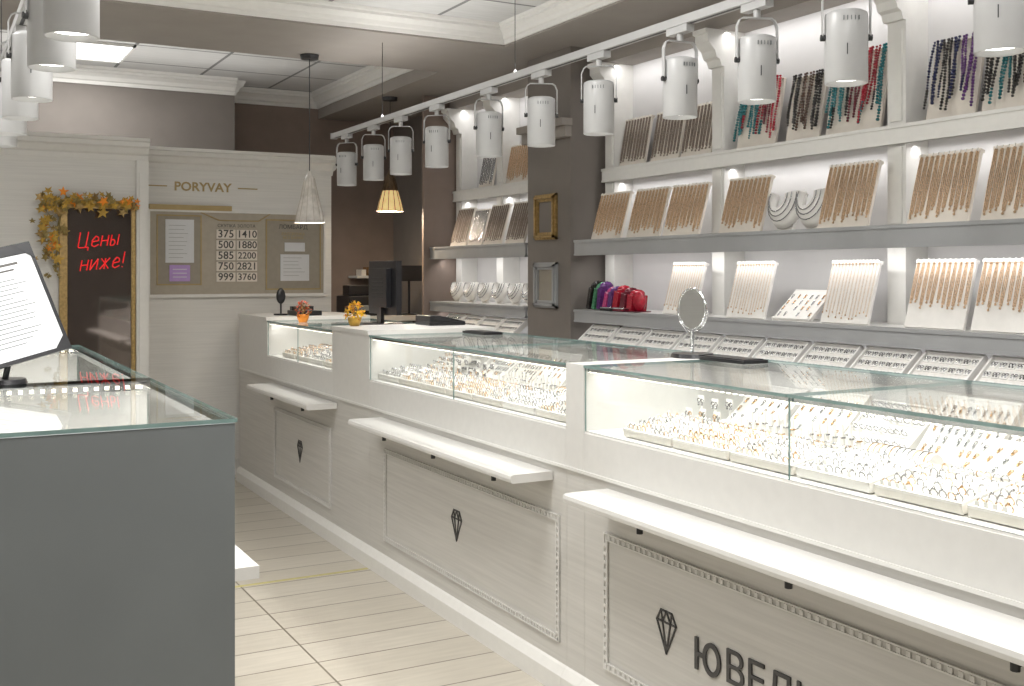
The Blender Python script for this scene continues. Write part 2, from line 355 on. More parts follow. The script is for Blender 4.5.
for i in range(150):
    u = random.random()
    if u < 0.5: c = (random.uniform(0.60, 1.13), random.uniform(6.70, 6.74), 1.765+random.gauss(0.0, 0.026))
    else:
        zz = random.uniform(1.42, 1.80); c = (0.67+random.gauss(-0.03, 0.035), random.uniform(6.70, 6.74), zz)
    leaf(c, random.uniform(0.018, 0.036), random.choice([M_yel, M_yel, M_yel, M_olive, M_olive, M_goldframe, M_orange]))
for i in range(12): leaf((random.uniform(0.62, 0.70), 6.74, random.uniform(1.3, 1.42)), 0.014, M_olive)
q.tube([(0.68, 6.755, 1.35), (0.69, 6.752, 1.6), (0.72, 6.752, 1.76), (0.9, 6.752, 1.775), (1.12, 6.752, 1.76)], 0.006, M_olive)
q.done('autumn_leaf_garland')

# ------------------------------------------------------------------ jewellery props (local a,b,c space)
RT = Matrix(((1, 0, 0), (0, 0, 1), (0, 1, 0)))
def ring(q, c, R, m, gem=True):
    q.torus(c, R, R*0.19, m, RT, n=10, k=4)
    if gem: q.sphere((c[0], c[1], c[2]+R*1.1), R*0.42, M_gem if random.random() < 0.7 else m, 5, 3)
    if random.random() < 0.5: q.box((c[0]-0.005, c[1]-0.012, c[2]-0.004), (c[0]+0.005, c[1]-0.011, c[2]+0.008), M_case)
def make_ring_tray(w=0.23, h=0.18, rows=5, n=10, m2=None, seed=0, base=M_pad):
    random.seed(seed); q = MB()
    q.box((-w/2, 0, -0.018), (w/2, h, 0), base)
    q.box((-w/2, 0, 0), (w/2, 0.006, 0.006), M_cardw); q.box((-w/2, h-0.006, 0), (w/2, h, 0.006), M_cardw)
    q.box((-w/2, 0, 0), (-w/2+0.006, h, 0.006), M_cardw); q.box((w/2-0.006, 0, 0), (w/2, h, 0.006), M_cardw)
    for r in range(rows):
        b = h*(r+0.5)/rows
        q.cyl((-w/2+0.01, b-0.008, 0), (w/2-0.01, b-0.008, 0), 0.005, 0.005, M_cardw, 6)
        for i in range(n):
            if random.random() < 0.12: continue
            a = -w/2+0.018+(w-0.036)*i/(n-1)
            ring(q, (a+random.uniform(-.002, .002), b, 0.0085), 0.0092, m2 or random.choice([M_gold, M_rose, M_silver, M_silver, M_silver]))
    return q
def make_pendant_pad(w=0.22, h=0.2, m2=None, seed=0, rows=5, n=9, base=M_cardw):
    random.seed(seed); q = MB()
    q.box((-w/2, 0, -0.014), (w/2, h, 0), base); q.cyl((-w/2, h, -0.007), (w/2, h, -0.007), 0.009, 0.009, base, 10)
    q.box((-w/2, -0.004, -0.014), (w/2, 0.004, 0.01), base)
    for r in range(rows):
        for i in range(n):
            if random.random() < 0.1: continue
            a = -w/2+0.018+(w-0.036)*i/(n-1)+random.uniform(-.003, .003); b = h*(0.14+0.8*r/rows)+0.008; mm = m2 or random.choice([M_gold, M_silver, M_silver])
            q.torus((a, b+0.004, 0.003), 0.0045, 0.0014, mm, n=8, k=4); q.sphere((a, b-0.007, 0.003), (0.004, 0.0065, 0.003), mm, 6, 4); q.sphere((a, b-0.015, 0.004), 0.0032, M_gem, 5, 3)
    return q
def make_box_tray(w=0.25, h=0.16, seed=0):
    random.seed(seed); q = MB()
    q.box((-w/2, 0, -0.02), (w/2, h, 0), M_cardw)
    for (a, b) in (((-w/2, 0, 0), (w/2, 0.008, 0.012)), ((-w/2, h-0.008, 0), (w/2, h, 0.012)), ((-w/2, 0, 0), (-w/2+0.008, h, 0.012)), ((w/2-0.008, 0, 0), (w/2, h, 0.012))): q.box(a, b, M_case)
    for r in range(3):
        for i in range(7):
            a = -w/2+0.025+(w-0.05)*i/6; b = 0.03+0.048*r
            q.box((a-0.013, b-0.016, 0), (a+0.013, b+0.018, 0.004), M_case)
            for sg in (-1, 1): q.torus((a+0.006*sg, b+0.003, 0.006), 0.0055, 0.0016, M_silver, n=8, k=4); q.sphere((a+0.006*sg, b-0.008, 0.006), 0.0032, M_dark if (i*r) % 3 == 1 else M_gem, 5, 3)
    return q
def make_bracelet_roll(w=0.2, seed=0):
    random.seed(seed); q = MB()
    q.box((-w/2, -0.01, -0.01), (w/2, 0.06, 0.0), M_cardw); q.cyl((-w/2, 0.025, 0.024), (w/2, 0.025, 0.024), 0.026, 0.026, M_cardw, 18)
    for i in range(11):
        a = -w/2+0.015+(w-0.03)*i/10
        q.torus((a, 0.025, 0.024), 0.027, 0.002, random.choice([M_gold, M_silver, M_rose]), Matrix(((0, 0, 1), (1, 0, 0), (0, 1, 0))), n=18, k=4)
    return q
def make_ring_cones(seed=0):
    random.seed(seed); q = MB(); q.box((-0.1, 0, -0.01), (0.1, 0.08, 0), M_pad)
    for i in range(7):
        for j in range(2):
            a = -0.085+0.028*i; b = 0.02+0.04*j; hh = 0.045+0.022*j+random.uniform(0, .012)
            q.cyl((a, b, 0), (a, b, hh), 0.009, 0.004, M_cardw, 10)
            q.torus((a, b, hh*0.55), 0.0085, 0.0022, random.choice([M_gold, M_silver]), n=10, k=4); q.sphere((a-0.002, b-0.009, hh*0.55), 0.004, M_gem, 5, 3)
    return q
def make_earring_card(seed=0):
    random.seed(seed); q = MB(); q.box((-0.1, 0, -0.008), (0.1, 0.06, 0), M_pad)
    for i in range(6):
        a = -0.083+0.033*i; hh = 0.055+0.04*(i % 2)+random.uniform(0, .012); bb = 0.015+0.02*(i % 2)
        q.box((a-0.002, bb, 0), (a+0.002, bb+0.004, hh), M_cardw); q.box((a-0.014, bb-0.002, hh-0.02), (a+0.014, bb+0.002, hh), M_cardw)
        for sgn in (-1, 1):
            mm = random.choice([M_gold, M_silver, M_silver])
            q.torus((a+0.008*sgn, bb-0.004, hh-0.016), 0.0065, 0.0018, mm, RT, n=8, k=4); q.sphere((a+0.008*sgn, bb-0.004, hh-0.028), 0.004, mm, 5, 3)
    return q
PROTO = {}
def place(kind, M):
    if kind not in PROTO:
        fn, name = KINDS[kind]; PROTO[kind] = fn().done(name, M=M); return PROTO[kind]
    return dup(PROTO[kind], M)
KINDS = {
 'tray1': (lambda: make_ring_tray(seed=1), 'ring_tray'), 'tray2': (lambda: make_ring_tray(seed=2, m2=M_gold), 'ring_tray'),
 'tray3': (lambda: make_ring_tray(seed=3, m2=M_silver, rows=4, n=9, base=M_cardw), 'ring_tray'),
 'pad1': (lambda: make_pendant_pad(seed=1), 'pendant_pad'), 'pad2': (lambda: make_pendant_pad(seed=2, m2=M_silver, base=M_card), 'pendant_pad'),
 'pad3': (lambda: make_pendant_pad(0.22, 0.18, seed=5, rows=4, n=6), 'pendant_pad'),
 'boxt': (lambda: make_box_tray(seed=4), 'jewellery_box_tray'),
 'roll': (lambda: make_bracelet_roll(seed=1), 'bracelet_roll'), 'cone': (lambda: make_ring_cones(2), 'ring_cone_stand'), 'ear': (lambda: make_earring_card(3), 'earring_stand'),
}
def make_chain_board(w, h, m2, n, frac=0.92, cardm=M_card, seed=0, thick=0.5, clasp=True, strands=3, rmax=0.0024):
    random.seed(seed); q = MB()
    q.box((-w/2, 0, -0.012), (w/2, h, 0), cardm); q.box((-w/2, h-0.004, -0.02), (w/2, h+0.008, 0.004), cardm)
    q.box((-0.03, 0.0, -0.02), (0.03, h*0.6, -0.012), cardm)
    for i in range(n):
        a = -w/2+w*(i+0.5)/n; L = h*frac*random.uniform(0.86, 1.0); ww = w/n*thick
        sk = random.uniform(-0.003, 0.003); r = min(rmax, ww*0.14)
        for j in range(strands):
            u = (j/(max(1, strands-1))-0.5)*ww; lj = L*(1-0.03*abs(j-(strands-1)/2)*random.uniform(0.5, 2))
            q.cyl((a+u*0.6, h-0.002, 0.003), (a+u+sk*0.5, h-lj*0.5, 0.0035), r, r, m2, 5, caps=(False, False))
            q.cyl((a+u+sk*0.5, h-lj*0.5, 0.0035), (a+u*0.7+sk, h-lj, 0.004), r, r, m2, 5)
        q.sphere((a+sk, h-L-0.002, 0.005), (ww*0.35, 0.005, 0.004), m2, 6, 4)
        if clasp: q.box((a-0.003, h, 0), (a+0.003, h+0.01, 0.007), M_cardw); q.sphere((a, h-0.006, 0.006), (0.004, 0.005, 0.003), m2, 5, 3)
    return q
def make_bead_board(w, h, names, n, seed=0, cardm=M_card):
    random.seed(seed); q = MB()
    q.box((-w/2, 0, -0.012), (w/2, h, 0), cardm); q.box((-0.03, 0, -0.02), (0.03, h*0.6, -0.012), cardm)
    q.box((-w/2, h-0.006, 0), (w/2, h, 0.012), cardm)
    for i in range(n):
        a = -w/2+w*(i+0.5)/n; mm = MB_[names[int(i*len(names)/n)]]; m3 = MB_[random.choice(names)]; r = w/n*random.uniform(0.35, 0.48); L = h*random.uniform(0.72, 0.99); k = int(L/(r*1.7)); ph = random.uniform(0, 6); dr = random.uniform(-0.015, 0.015)
        for j in range(k):
            f = j/k
            q.sphere((a+dr*f+0.004*math.sin(ph+j*0.25), h+0.004-j*r*1.7, 0.012+r+0.005*(i % 2)), r*random.uniform(0.75, 1.05), m3 if (f > 0.7 and i % 3 == 0) else mm, 6, 4)
    return q
KINDS.update({
 'ch1': (lambda: make_chain_board(0.28, 0.25, M_rose, 10, seed=1, thick=0.66), 'chain_display_board'),
 'ch2': (lambda: make_chain_board(0.265, 0.26, M_rose, 11, seed=2, thick=0.64), 'chain_display_board'),
 'ch3': (lambda: make_chain_board(0.26, 0.25, M_rose, 11, 0.7, M_cardw, 3, 0.55), 'chain_display_board'),
 'chw': (lambda: make_chain_board(0.25, 0.25, M_rose, 14, 0.93, M_cardw, 4, 0.24, strands=2, rmax=0.0009), 'chain_display_board'),
 'chs': (lambda: make_chain_board(0.2, 0.24, M_silver, 8, 0.9, M_card, 5, 0.6), 'chain_display_board'),
 'chb': (lambda: make_chain_board(0.24, 0.26, M_ghost, 9, 0.92, M_card, 6, 0.6), 'chain_display_board'),
 'bd1': (lambda: make_bead_board(0.26, 0.31, ['turq', 'teal', 'turq', 'red', 'maroon', 'redv'], 15, 1), 'bead_necklace_display'),
 'bd2': (lambda: make_bead_board(0.2, 0.29, ['jet', 'brown', 'jet'], 11, 2), 'bead_necklace_display'),
 'bd3': (lambda: make_bead_board(0.3, 0.34, ['teal', 'turq', 'jet', 'maroon', 'redv', 'red', 'teal'], 18, 3), 'bead_necklace_display'),
 'bd4': (lambda: make_bead_board(0.22, 0.3, ['navy', 'jet', 'navy', 'purple', 'purple'], 13, 4), 'bead_necklace_display'),
 'bd5': (lambda: make_bead_board(0.24, 0.26, ['jet', 'teal', 'jet', 'turq'], 14, 5), 'bead_necklace_display'),
})
def make_bust(k=1.0):
    """crescent neck form: wide sloping collar surface with necklaces lying on it, on a back foot"""
    q = MB(); pts = 18; vs = []; cb = 0.105*k
    P = ((0.030, 0.045), (0.050, 0.038), (0.070, 0.018), (0.082, -0.004), (0.070, -0.02))
    for i in range(pts+1):
        a = math.pi*0.88+math.pi*1.24*i/pts
        for r, c in P: vs.append((r*k*math.cos(a), cb+r*k*1.2*math.sin(a), c*k))
    m = len(P)
    q.add(vs, [(i*m+j, i*m+(j+1) % m, (i+1)*m+(j+1) % m, (i+1)*m+j) for i in range(pts) for j in range(m)], M_cardw, smooth=True)
    q.box((-0.035*k, 0, -0.03*k), (0.035*k, 0.05*k, -0.015*k), M_cardw)
    for rr, cc in ((0.042, 0.046), (0.054, 0.038), (0.066, 0.027)):
        L = [(rr*k*math.cos(math.pi*0.9+math.pi*1.2*i/14), cb+rr*k*1.2*math.sin(math.pi*0.9+math.pi*1.2*i/14), cc*k) for i in range(15)]
        q.tube(L, 0.0024, M_silver, 5)
    return q
KINDS['bust'] = (make_bust, 'necklace_bust'); KINDS['bustL'] = (lambda: make_bust(1.25), 'necklace_bust')

# ------------------------------------------------------------------ counters
X0, XB, ZT, ZG = 1.81, 2.46, 1.06, 0.855
def diamond_logo(q, y, z, s, x=X0-0.001):
    M = frameM(x, y, z, 0)
    P = {'a': (-.28, .5), 'b': (.28, .5), 'c': (-.5, .22), 'd': (.5, .22), 'e': (0, -.55), 'f': (-.2, .22), 'g': (.2, .22), 'h': (0, .5)}
    for k in ('ab', 'ac', 'bd', 'cd', 'ce', 'de', 'fe', 'ge', 'af', 'fh', 'hg', 'gb'):
        p = Vector((P[k[0]][0]*s*0.8, P[k[0]][1]*s, 0)); r = Vector((P[k[1]][0]*s*0.8, P[k[1]][1]*s, 0))
        d = (r-p).normalized(); n = Vector((-d.y, d.x, 0))*s*0.022; e = d*s*0.02
        vs = [p-e-n, r+e-n, r+e+n, p-e+n]; vs = [tuple(v) for v in vs]+[(v.x, v.y, 0.003) for v in vs]
        q.add(vs, [(0, 3, 2, 1), (4, 5, 6, 7), (0, 1, 5, 4), (1, 2, 6, 5), (2, 3, 7, 6), (3, 0, 4, 7)], M_sign, M)
def panel_frame(q, y0, y1, z0, z1, key):
    x = X0; t = 0.022
    for (a, b, c, d) in ((y0, y1, z0, z0+t), (y0, y1, z1-t, z1), (y0, y0+t, z0+t, z1-t), (y1-t, y1, z0+t, z1-t)):
        q.box((x-0.004, a, c), (x+0.01, b, d), M_wood)
    for (i, tt) in ((0, 0.004), (t-0.004, 0.004)):
        for (a, b, c, d) in ((y0+i, y1-i, z0+i, z0+i+tt), (y0+i, y1-i, z1-i-tt, z1-i), (y0+i, y0+i+tt, z0+i+tt, z1-i-tt), (y1-i-tt, y1-i, z0+i+tt, z1-i-tt)):
            q.box((x-0.0075, a, c), (x-0.003, b, d), M_white)
    st = 0.026 if key else 0.02; bs = 0.008 if key else 0.005
    n = int((y1-y0)/st)
    for i in range(n):
        yy = y0+st*(i+0.5)
        for zz in (z0+t/2, z1-t/2): q.box((x-0.0078, yy-bs, zz-0.006), (x-0.003, yy+bs*0.4, zz+0.006), M_white)
    n = int((z1-z0)/st)
    for i in range(n):
        zz = z0+st*(i+0.5)
        for yy in (y0+t/2, y1-t/2): q.box((x-0.0078, yy-0.006, zz-bs), (x-0.003, yy+0.006, zz+bs*0.4), M_white)
def counter(name, y0, y1, seams, frame, ledge, logo, key=False, glass=True):
    q = MB()
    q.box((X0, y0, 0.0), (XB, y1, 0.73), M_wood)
    pl = [(0, 0), (0.025, 0), (0.025, 0.06), (0.015, 0.075), (0.008, 0.085), (0, 0.09)]
    q.prism(pl, lambda p, t: (X0-p[0], t, p[1]), y0, y1, M_plast)
    q.box((X0-0.004, y0, 0.73), (XB, y1, ZG-0.006), M_white)      # rail
    q.box((X0-0.008, y0, 0.722), (XB, y1, 0.732), M_plast)
    if frame: panel_frame(q, frame[0], frame[1], 0.155, 0.565, key)
    if logo: diamond_logo(q, logo[0], logo[1], 0.11)
    if key:   # first letter of the sign, built from a bar, a link and a ring
        M = frameM(X0-0.002, 2.29, 0.338, 0)
        q.box((0, -0.043, 0), (0.013, 0.043, 0.004), M_sign, M); q.box((0.013, -0.006, 0), (0.034, 0.006, 0.004), M_sign, M)
        N = 28
        vs = []
        for i in range(N):
            a = 2*math.pi*i/N
            for (ra, rb, c) in ((0.036, 0.044, 0), (0.036, 0.044, 0.004), (0.023, 0.031, 0.004), (0.023, 0.031, 0)): vs.append((0.069+ra*math.cos(a), rb*math.sin(a), c))
        q.add(vs, [(i*4+j, i*4+(j+1) % 4, ((i+1) % N)*4+(j+1) % 4, ((i+1) % N)*4+j) for i in range(N) for j in range(4)], M_sign, M)
    if ledge:
        prof = [(0.003, 0.70), (0.003, 0.672), (0.15, 0.672), (0.158, 0.676), (0.16, 0.686), (0.158, 0.696), (0.15, 0.70)]
        q.prism(prof, lambda p, t: (X0-p[0], t, p[1]), ledge[0], ledge[1], M_white)
        k = max(2, int((ledge[1]-ledge[0])/0.5))
        for i in range(k):
            yy = ledge[0]+(ledge[1]-ledge[0])*(i+0.5)/k
            q.box((X0-0.09, yy-0.01, 0.645), (X0, yy+0.01, 0.672), M_dark); q.cyl((X0-0.09, yy, 0.635), (X0-0.09, yy, 0.672), 0.009, 0.009, M_dark, 8)
    if glass:
        q.box((X0, y0, ZG-0.006), (XB, y1, ZG), M_case)
        ys = [y0]+seams+[y1]
        for a, b in zip(ys[:-1], ys[1:]): q.sheet((X0, a+0.0008, ZG), (X0+0.005, b-0.0008, ZT-0.008), 0)
        for a, b in zip(ys[:-1], ys[1:]): q.sheet((X0-0.006, a+0.001, ZT-0.008), (XB, b-0.001, ZT), 2)
        q.box((XB-0.015, y0, ZG), (XB, y1, ZT-0.035), M_case); q.box((XB-0.02, y0, ZT-0.035), (XB, y1, ZT-0.008), M_chrome)
        q.box((X0+0.008, y0, ZT-0.02), (X0+0.02, y1, ZT-0.0085), M_chrome)
        nn = int((y1-y0)/0.025)
        for i in range(nn):
            yy = y0+(i+0.5)*(y1-y0)/nn; q.box((X0+0.010, yy-0.004, ZT-0.0225), (X0+0.018, yy+0.004, ZT-0.02), M_led)
    else:
        q.box((X0-0.004, y0, ZG-0.006), (XB, y1, ZT), M_white)
        if y1-y0 > 0.3: q.box((X0-0.01, y0, ZT), (XB, y1, ZT+0.02), M_white)
    ob = q.done(name)
    if glass:
        light('case_led', 'AREA', (X0+0.03, (y0+y1)/2, ZT-0.024), 1.35*(y1-y0), (1, 0.97, 0.925), (0.75, 0, -0.66), ob, shape='RECTANGLE', size=0.012, size_y=(y1-y0)*0.97)
    return ob
c1 = counter('jewellery_counter', 0.2, 2.84, [1.04, 1.94], (0.32, 2.727), (0.4, 2.71), (2.418, 0.355), key=True)
text('shop_lettering', 'ВЕЛИРНЫЕ', frameM(X0-0.002, 2.29-0.118, 0.338, 0), 0.69, M_sign, c1, 0.003, align='LEFT', bold=0.0, height=0.086)
counter('counter_post', 2.841, 2.946, [], None, None, None, glass=False)
counter('jewellery_counter', 2.947, 4.676, [3.79], (2.985, 4.493), (3.03, 4.53), (3.755, 0.375))
counter('counter_post', 4.677, 5.186, [], None, None, None, glass=False)
counter('jewellery_counter', 5.187, 6.35, [5.77], (5.21, 6.2), (5.12, 6.23), (5.72, 0.375))
counter('counter_post', 6.351, 7.0, [], None, None, None, glass=False)

random.seed(11)
def fill_case(y0, y1, seed):
    random.seed(seed); y = y0+0.13; i = 0
    row1 = ['tray1', 'tray3', 'tray1', 'tray2', 'tray1']; row2 = ['ear', 'cone', 'pad3', 'ear', 'cone', 'roll', 'tray1']; row3 = ['pad3', 'pad2', 'pad1', 'tray3', 'pad3']
    while y < y1-0.1:
        place(row1[i % 5], frameM(X0+0.035, y, ZG+0.021, math.radians(80)))
        k = row2[(i*3+seed) % 7]
        t = 90 if k in ('cone', 'ear', 'roll') else 62
        place(k, frameM(X0+0.24, y+random.uniform(-.01, .01), ZG+0.02 if t == 90 else ZG+0.018, math.radians(t)))
        place(row3[(i+seed) % 5], frameM(X0+0.42, y+random.uniform(-.008, .008), ZG+0.02, math.radians(random.choice([42, 48, 52]))))
        y += 0.243; i += 1
fill_case(0.25, 2.83, 1); fill_case(2.96, 4.66, 2); fill_case(5.2, 6.34, 3)

# ------------------------------------------------------------------ left counter
def left_counter(name, y0, y1):
    q = MB(); xa, xb = -0.1, 0.5455
    q.box((xa, y0+0.02, 0), (xb-0.003, y1, 0.835), M_wood)
    q.box((xa, y0, 0), (xb, y0+0.02, ZT-0.010), M_greypan)
    q.box((xa, y0+0.02, 0.835), (xb, y1, ZG), M_case)
    q.box((xa, y0+0.02, ZG), (xa+0.015, y1, ZT-0.010), M_case)
    q.box((xa, y0+0.02, ZG), (xb-0.006, y0+0.026, ZT-0.010), M_case); q.box((xa, y1-0.012, ZG), (xb-0.006, y1-0.006, ZT-0.03), M_case)
    q.sheet((xb-0.006, y0+0.02, ZG), (xb, y1, ZT-0.008), 0)
    q.sheet((xa, y0-0.004, ZT-0.008), (xb+0.004, y1-0.002, ZT), 2)
    q.box((xa, y1-0.03, ZT-0.03), (xb-0.006, y1-0.012, ZT-0.0085), M_chrome); q.box((xa, y0+0.026, ZT-0.03), (xb-0.006, y0+0.038, ZT-0.0085), M_chrome)
    q.box((xb-0.03, y0+0.038, ZT-0.025), (xb-0.008, y1-0.03, ZT-0.0085), M_chrome)
    n = int((xb-xa)/0.028)
    for i in range(n):
        xx = xa+0.02+(xb-xa-0.04)*(i+0.5)/n; q.box((xx-0.005, y1-0.036, ZT-0.025), (xx+0.005, y1-0.03, ZT-0.016), M_led)
    q.box((xb, y0+0.22, 0.672), (xb+0.11, y1-0.05, 0.70), M_white)
    ob = q.done(name)
    light('case_led', 'AREA', (xb-0.02, (y0+y1)/2, ZT-0.027), 1.7*(y1-y0), (1, 0.97, 0.92), (-0.35, 0, -0.94), ob, shape='RECTANGLE', size=0.012, size_y=(y1-y0)*0.9)
    light('case_led', 'AREA', (xa+0.03, (y0+y1)/2, ZT-0.027), 1.2*(y1-y0), (1, 0.97, 0.92), (0.3, 0, -0.94), ob, shape='RECTANGLE', size=0.012, size_y=(y1-y0)*0.9)
    return ob
left_counter('jewellery_counter', 2.146, 3.08); left_counter('jewellery_counter', 3.082, 4.6)
for (yy, kk) in ((2.62, 'pad1'), (3.35, 'tray1'), (3.7, 'pad2'), (4.1, 'tray2')):
    place(kk, Matrix.Translation((0.12, yy, ZG+0.03)) @ Matrix.Rotation(0.05, 4, 'X')); place('tray1', Matrix.Translation((0.38, yy, ZG+0.03)) @ Matrix.Rotation(0.05, 4, 'X'))
# menu / document stand
e1 = Vector((0.194, 0.064, 0.048)); e2 = Vector((-0.099, 0.087, 0.287)); n = e1.cross(e2).normalized(); P0 = Vector((0.150, 3.046, 1.106))
if n.y > 0: n = -n
def fr(P, a, b): return Matrix(((a.normalized().x, b.normalized().x, n.x, P.x), (a.normalized().y, b.normalized().y, n.y, P.y), (a.normalized().z, b.normalized().z, n.z, P.z), (0, 0, 0, 1)))
Mm = fr(P0, e1, e2); q = MB(); W, H = 0.215, 0.305
q.box((-0.01, -0.01, -0.006), (W, H, 0), M_black, Mm)
for a, b in (((-0.01, -0.01, 0), (0, H, 0.003)), ((W-0.009, -0.01, 0), (W, H, 0.003)), ((-0.01, -0.01, 0), (W, 0.001, 0.003)), ((-0.01, H-0.03, 0), (W, H, 0.003))): q.box(a, b, M_black, Mm)
q.box((0.0, 0.0, 0.0), (W-0.008, H-0.01, 0.0015), M_paper, Mm)
for i in range(15): q.box((0.02, 0.21-i*0.0125, 0.0015), (0.02+random.uniform(0.09, 0.16), 0.2125-i*0.0125, 0.002), M_greypan, Mm)
q.box((0.045, 0.25, 0.0015), (0.165, 0.257, 0.002), M_ink, Mm); q.box((0.06, 0.235, 0.0015), (0.15, 0.24, 0.002), M_ink, Mm)
M2 = Mm @ Matrix.Translation((-0.012, 0, 0)) @ Matrix.Rotation(math.radians(-50), 4, 'Y') @ Matrix.Translation((-0.215, 0, 0))
q.box((-0.01, -0.01, -0.006), (W, H, 0), M_black, M2); q.box((0.0, 0.0, 0.0), (W-0.01, H-0.01, 0.002), MB_['maroon'], M2)
q.add([(W, -0.01, 0.004), (W-0.05, -0.01, 0.004), (W, 0.04, 0.004)], [(0, 1, 2)], M_black, Mm); q.add([(W, H, 0.004), (W-0.05, H, 0.004), (W, H-0.05, 0.004)], [(0, 1, 2)], M_black, Mm)
q.cyl((0.19, 3.1, ZT+0.012), P0+n*-0.02+e1*0.3+Vector((0.0, 0.0, 0.03)), 0.008, 0.007, M_black, 10)
q.cyl((0.19, 3.1, ZT+0.0005), (0.19, 3.1, ZT+0.012), 0.055, 0.05, M_black, 24)
q.done('document_stand')
# ------------------------------------------------------------------ wall shelving
def shelving(name, y0, y1, posts, lights=True):
    q = MB(); xb = 3.475
    q.box((xb, y0, 0.93), (XR-0.001, y1, 2.59), M_wall)                    # back panel
    q.box((3.02, y0, 0), (XR-0.001, y1, 0.93), M_white)                    # lower cabinet
    q.box((3.0, y0, 0.93), (xb, y1, 0.95), M_fascia)
    yy = y0
    while yy < y1-0.3: q.box((3.012, yy+0.02, 0.1), (3.02, min(yy+0.5, y1)-0.02, 0.88), M_woodb); yy += 0.5
    for (z, xf, th) in ((1.144, 3.15, 0.068), (1.525, 3.15, 0.085), (1.924, 3.33, 0.075)):
        mm = M_fascia if z < 1.8 else M_plast  # lower fascias carry their backlit shade in the colour
        q.box((xf+0.012, y0, z-0.03), (xb, y1, z), M_white)
        q.box((xf, y0, z-th), (xf+0.014, y1, z-0.012), mm)
        q.box((xf-0.006, y0, z-0.014), (xf+0.03, y1, z), mm)
        q.box((xf-0.004, y0, z-th), (xf+0.02, y1, z-th+0.01), mm)
    for p in posts:
        q.box((3.35, p-0.045, 1.144), (xb, p+0.045, 2.59), M_plast)
        q.box((3.343, p-0.03, 1.94), (3.35, p+0.03, 2.3), M_plast); q.box((3.343, p-0.03, 1.54), (3.35, p+0.03, 1.84), M_plast)
        cb = [(0, 2.33), (0.02, 2.33), (0.03, 2.36), (0.05, 2.37), (0.06, 2.40), (0.09, 2.43), (0.10, 2.44), (0.10, 2.475), (0.115, 2.48), (0.115, 2.5), (0, 2.5)]
        q.prism(cb, lambda pp, t: (3.35-pp[0], t, pp[1]), p-0.05, p+0.05, M_plast)
    q.box((3.30, y0, 2.5), (xb, y1, 2.59), M_beam)
    ob = q.done(name)
    L = y1-y0; cy = (y0+y1)/2
    for (x, z, e, d) in ((3.24, 1.075, 1.1, (0.35, 0, -1)), (3.24, 1.435, 1.45, (0.45, 0, -1)), (3.40, 1.84, 1.15, (0.1, 0, -1)), (3.36, 2.49, 1.8, (0.3, 0, -1))):
        light('shelf_led', 'AREA', (x, cy, z), e*L, (1, 0.985, 0.975), d, ob, shape='RECTANGLE', size=0.02, size_y=L*0.97)
    return ob
shelving('display_shelving', 0.9, 5.05, [5.0, 4.07, 2.99, 1.95])
shelving('display_shelving', 5.6, 6.97, [5.65, 6.3, 6.92])
q = MB(); q.box((3.1, 6.972, 0), (XR-0.001, 7.0, 2.59), M_brown); q.done('shelving_end_panel')
T15 = math.radians(16)
def bd(kind, x, y, z, t=T15): place(kind, frameM(x, y, z+0.003, t))
for (y, k) in ((4.82, 'ch1'), (4.485, 'ch1'), (4.174, 'ch1'), (3.746, 'ch1'), (3.133, 'ch2'), (2.677, 'ch2'), (2.36, 'ch2'), (2.05, 'ch1'), (1.7, 'ch1'), (1.3, 'ch2')): bd(k, 3.20, y, 1.525)
for y in (3.53, 3.36): bd('bustL', 3.25, y, 1.525, 0.3)
for (y, k) in ((4.2, 'chw'), (3.72, 'chw'), (3.133, 'chw'), (2.70, 'ch3'), (2.41, 'ch3'), (2.1, 'ch3'), (1.75, 'chw'), (1.4, 'ch3')): bd(k, 3.21, y, 1.144)
place('pad3', frameM(3.22, 3.44, 1.15, math.radians(48)))
for (y, k) in ((4.82, 'chb'), (4.53, 'chb'), (4.27, 'chb'), (3.83, 'bd1'), (3.53, 'bd2'), (3.24, 'bd3'), (2.757, 'bd4'), (2.50, 'bd5'), (2.2, 'bd2'), (1.7, 'bd1')): bd(k, 3.37, y, 1.924, math.radians(11))
for (y, k) in ((6.65, 'chb'), (6.4, 'chs'), (6.15, 'chb'), (5.85, 'chb')): bd(k, 3.21, y, 1.525)
for (y, k) in ((6.12, 'ch1'), (5.84, 'ch1'), (6.55, 'chs')): bd(k, 3.37, y, 1.924, math.radians(11))
for y in (6.78, 6.57, 6.36, 6.15, 5.94, 5.75): bd('bust', 3.25, y, 1.144, 0.35)
y = 1.2
while y < 4.95: place('boxt', frameM(3.06, y, 0.957, math.radians(50))); y += 0.275
y = 5.75
while y < 6.82: place('boxt', frameM(3.06, y, 0.957, math.radians(50))); y += 0.275
# velvet pouches
random.seed(3)
q = MB(); yy = 5.0
for k, cc in enumerate(('jet', 'green', 'purple', 'pink', 'purple', 'redv', 'maroon', 'redv')):
    w = 0.03 if k < 5 else 0.045; h = 0.17-0.008*k+random.uniform(-.01, .01)
    M = Matrix.Translation((3.25, yy, 1.145)) @ Matrix.Rotation(random.uniform(0.1, 0.4), 4, 'X')
    q.box((-0.05, -w/2, 0.005), (0.05, w/2, h*0.75), MB_[cc], M); q.sphere((0, 0, h*0.75), (0.05, w/2, h*0.25), MB_[cc], 10, 6, M)
    yy -= w+0.022
q.sphere((3.23, 4.55, 1.20), (0.03, 0.045, 0.055), MB_['redv'], 14, 8); q.box((3.18, 4.5, 1.1445), (3.27, 4.6, 1.15), MB_['maroon'])
q.done('velvet_pouch_row', 0.006)
q = MB()
for (a, b, m) in ((4.72, 4.82, M_dark), (4.6, 4.7, MB_['maroon'])):
    q.box((3.165, a, 1.1445), (3.2, b, 1.158), m); q.box((3.165, a, 1.158), (3.2, b, 1.165), M_chrome)
q.done('gift_box_pair', 0.003)

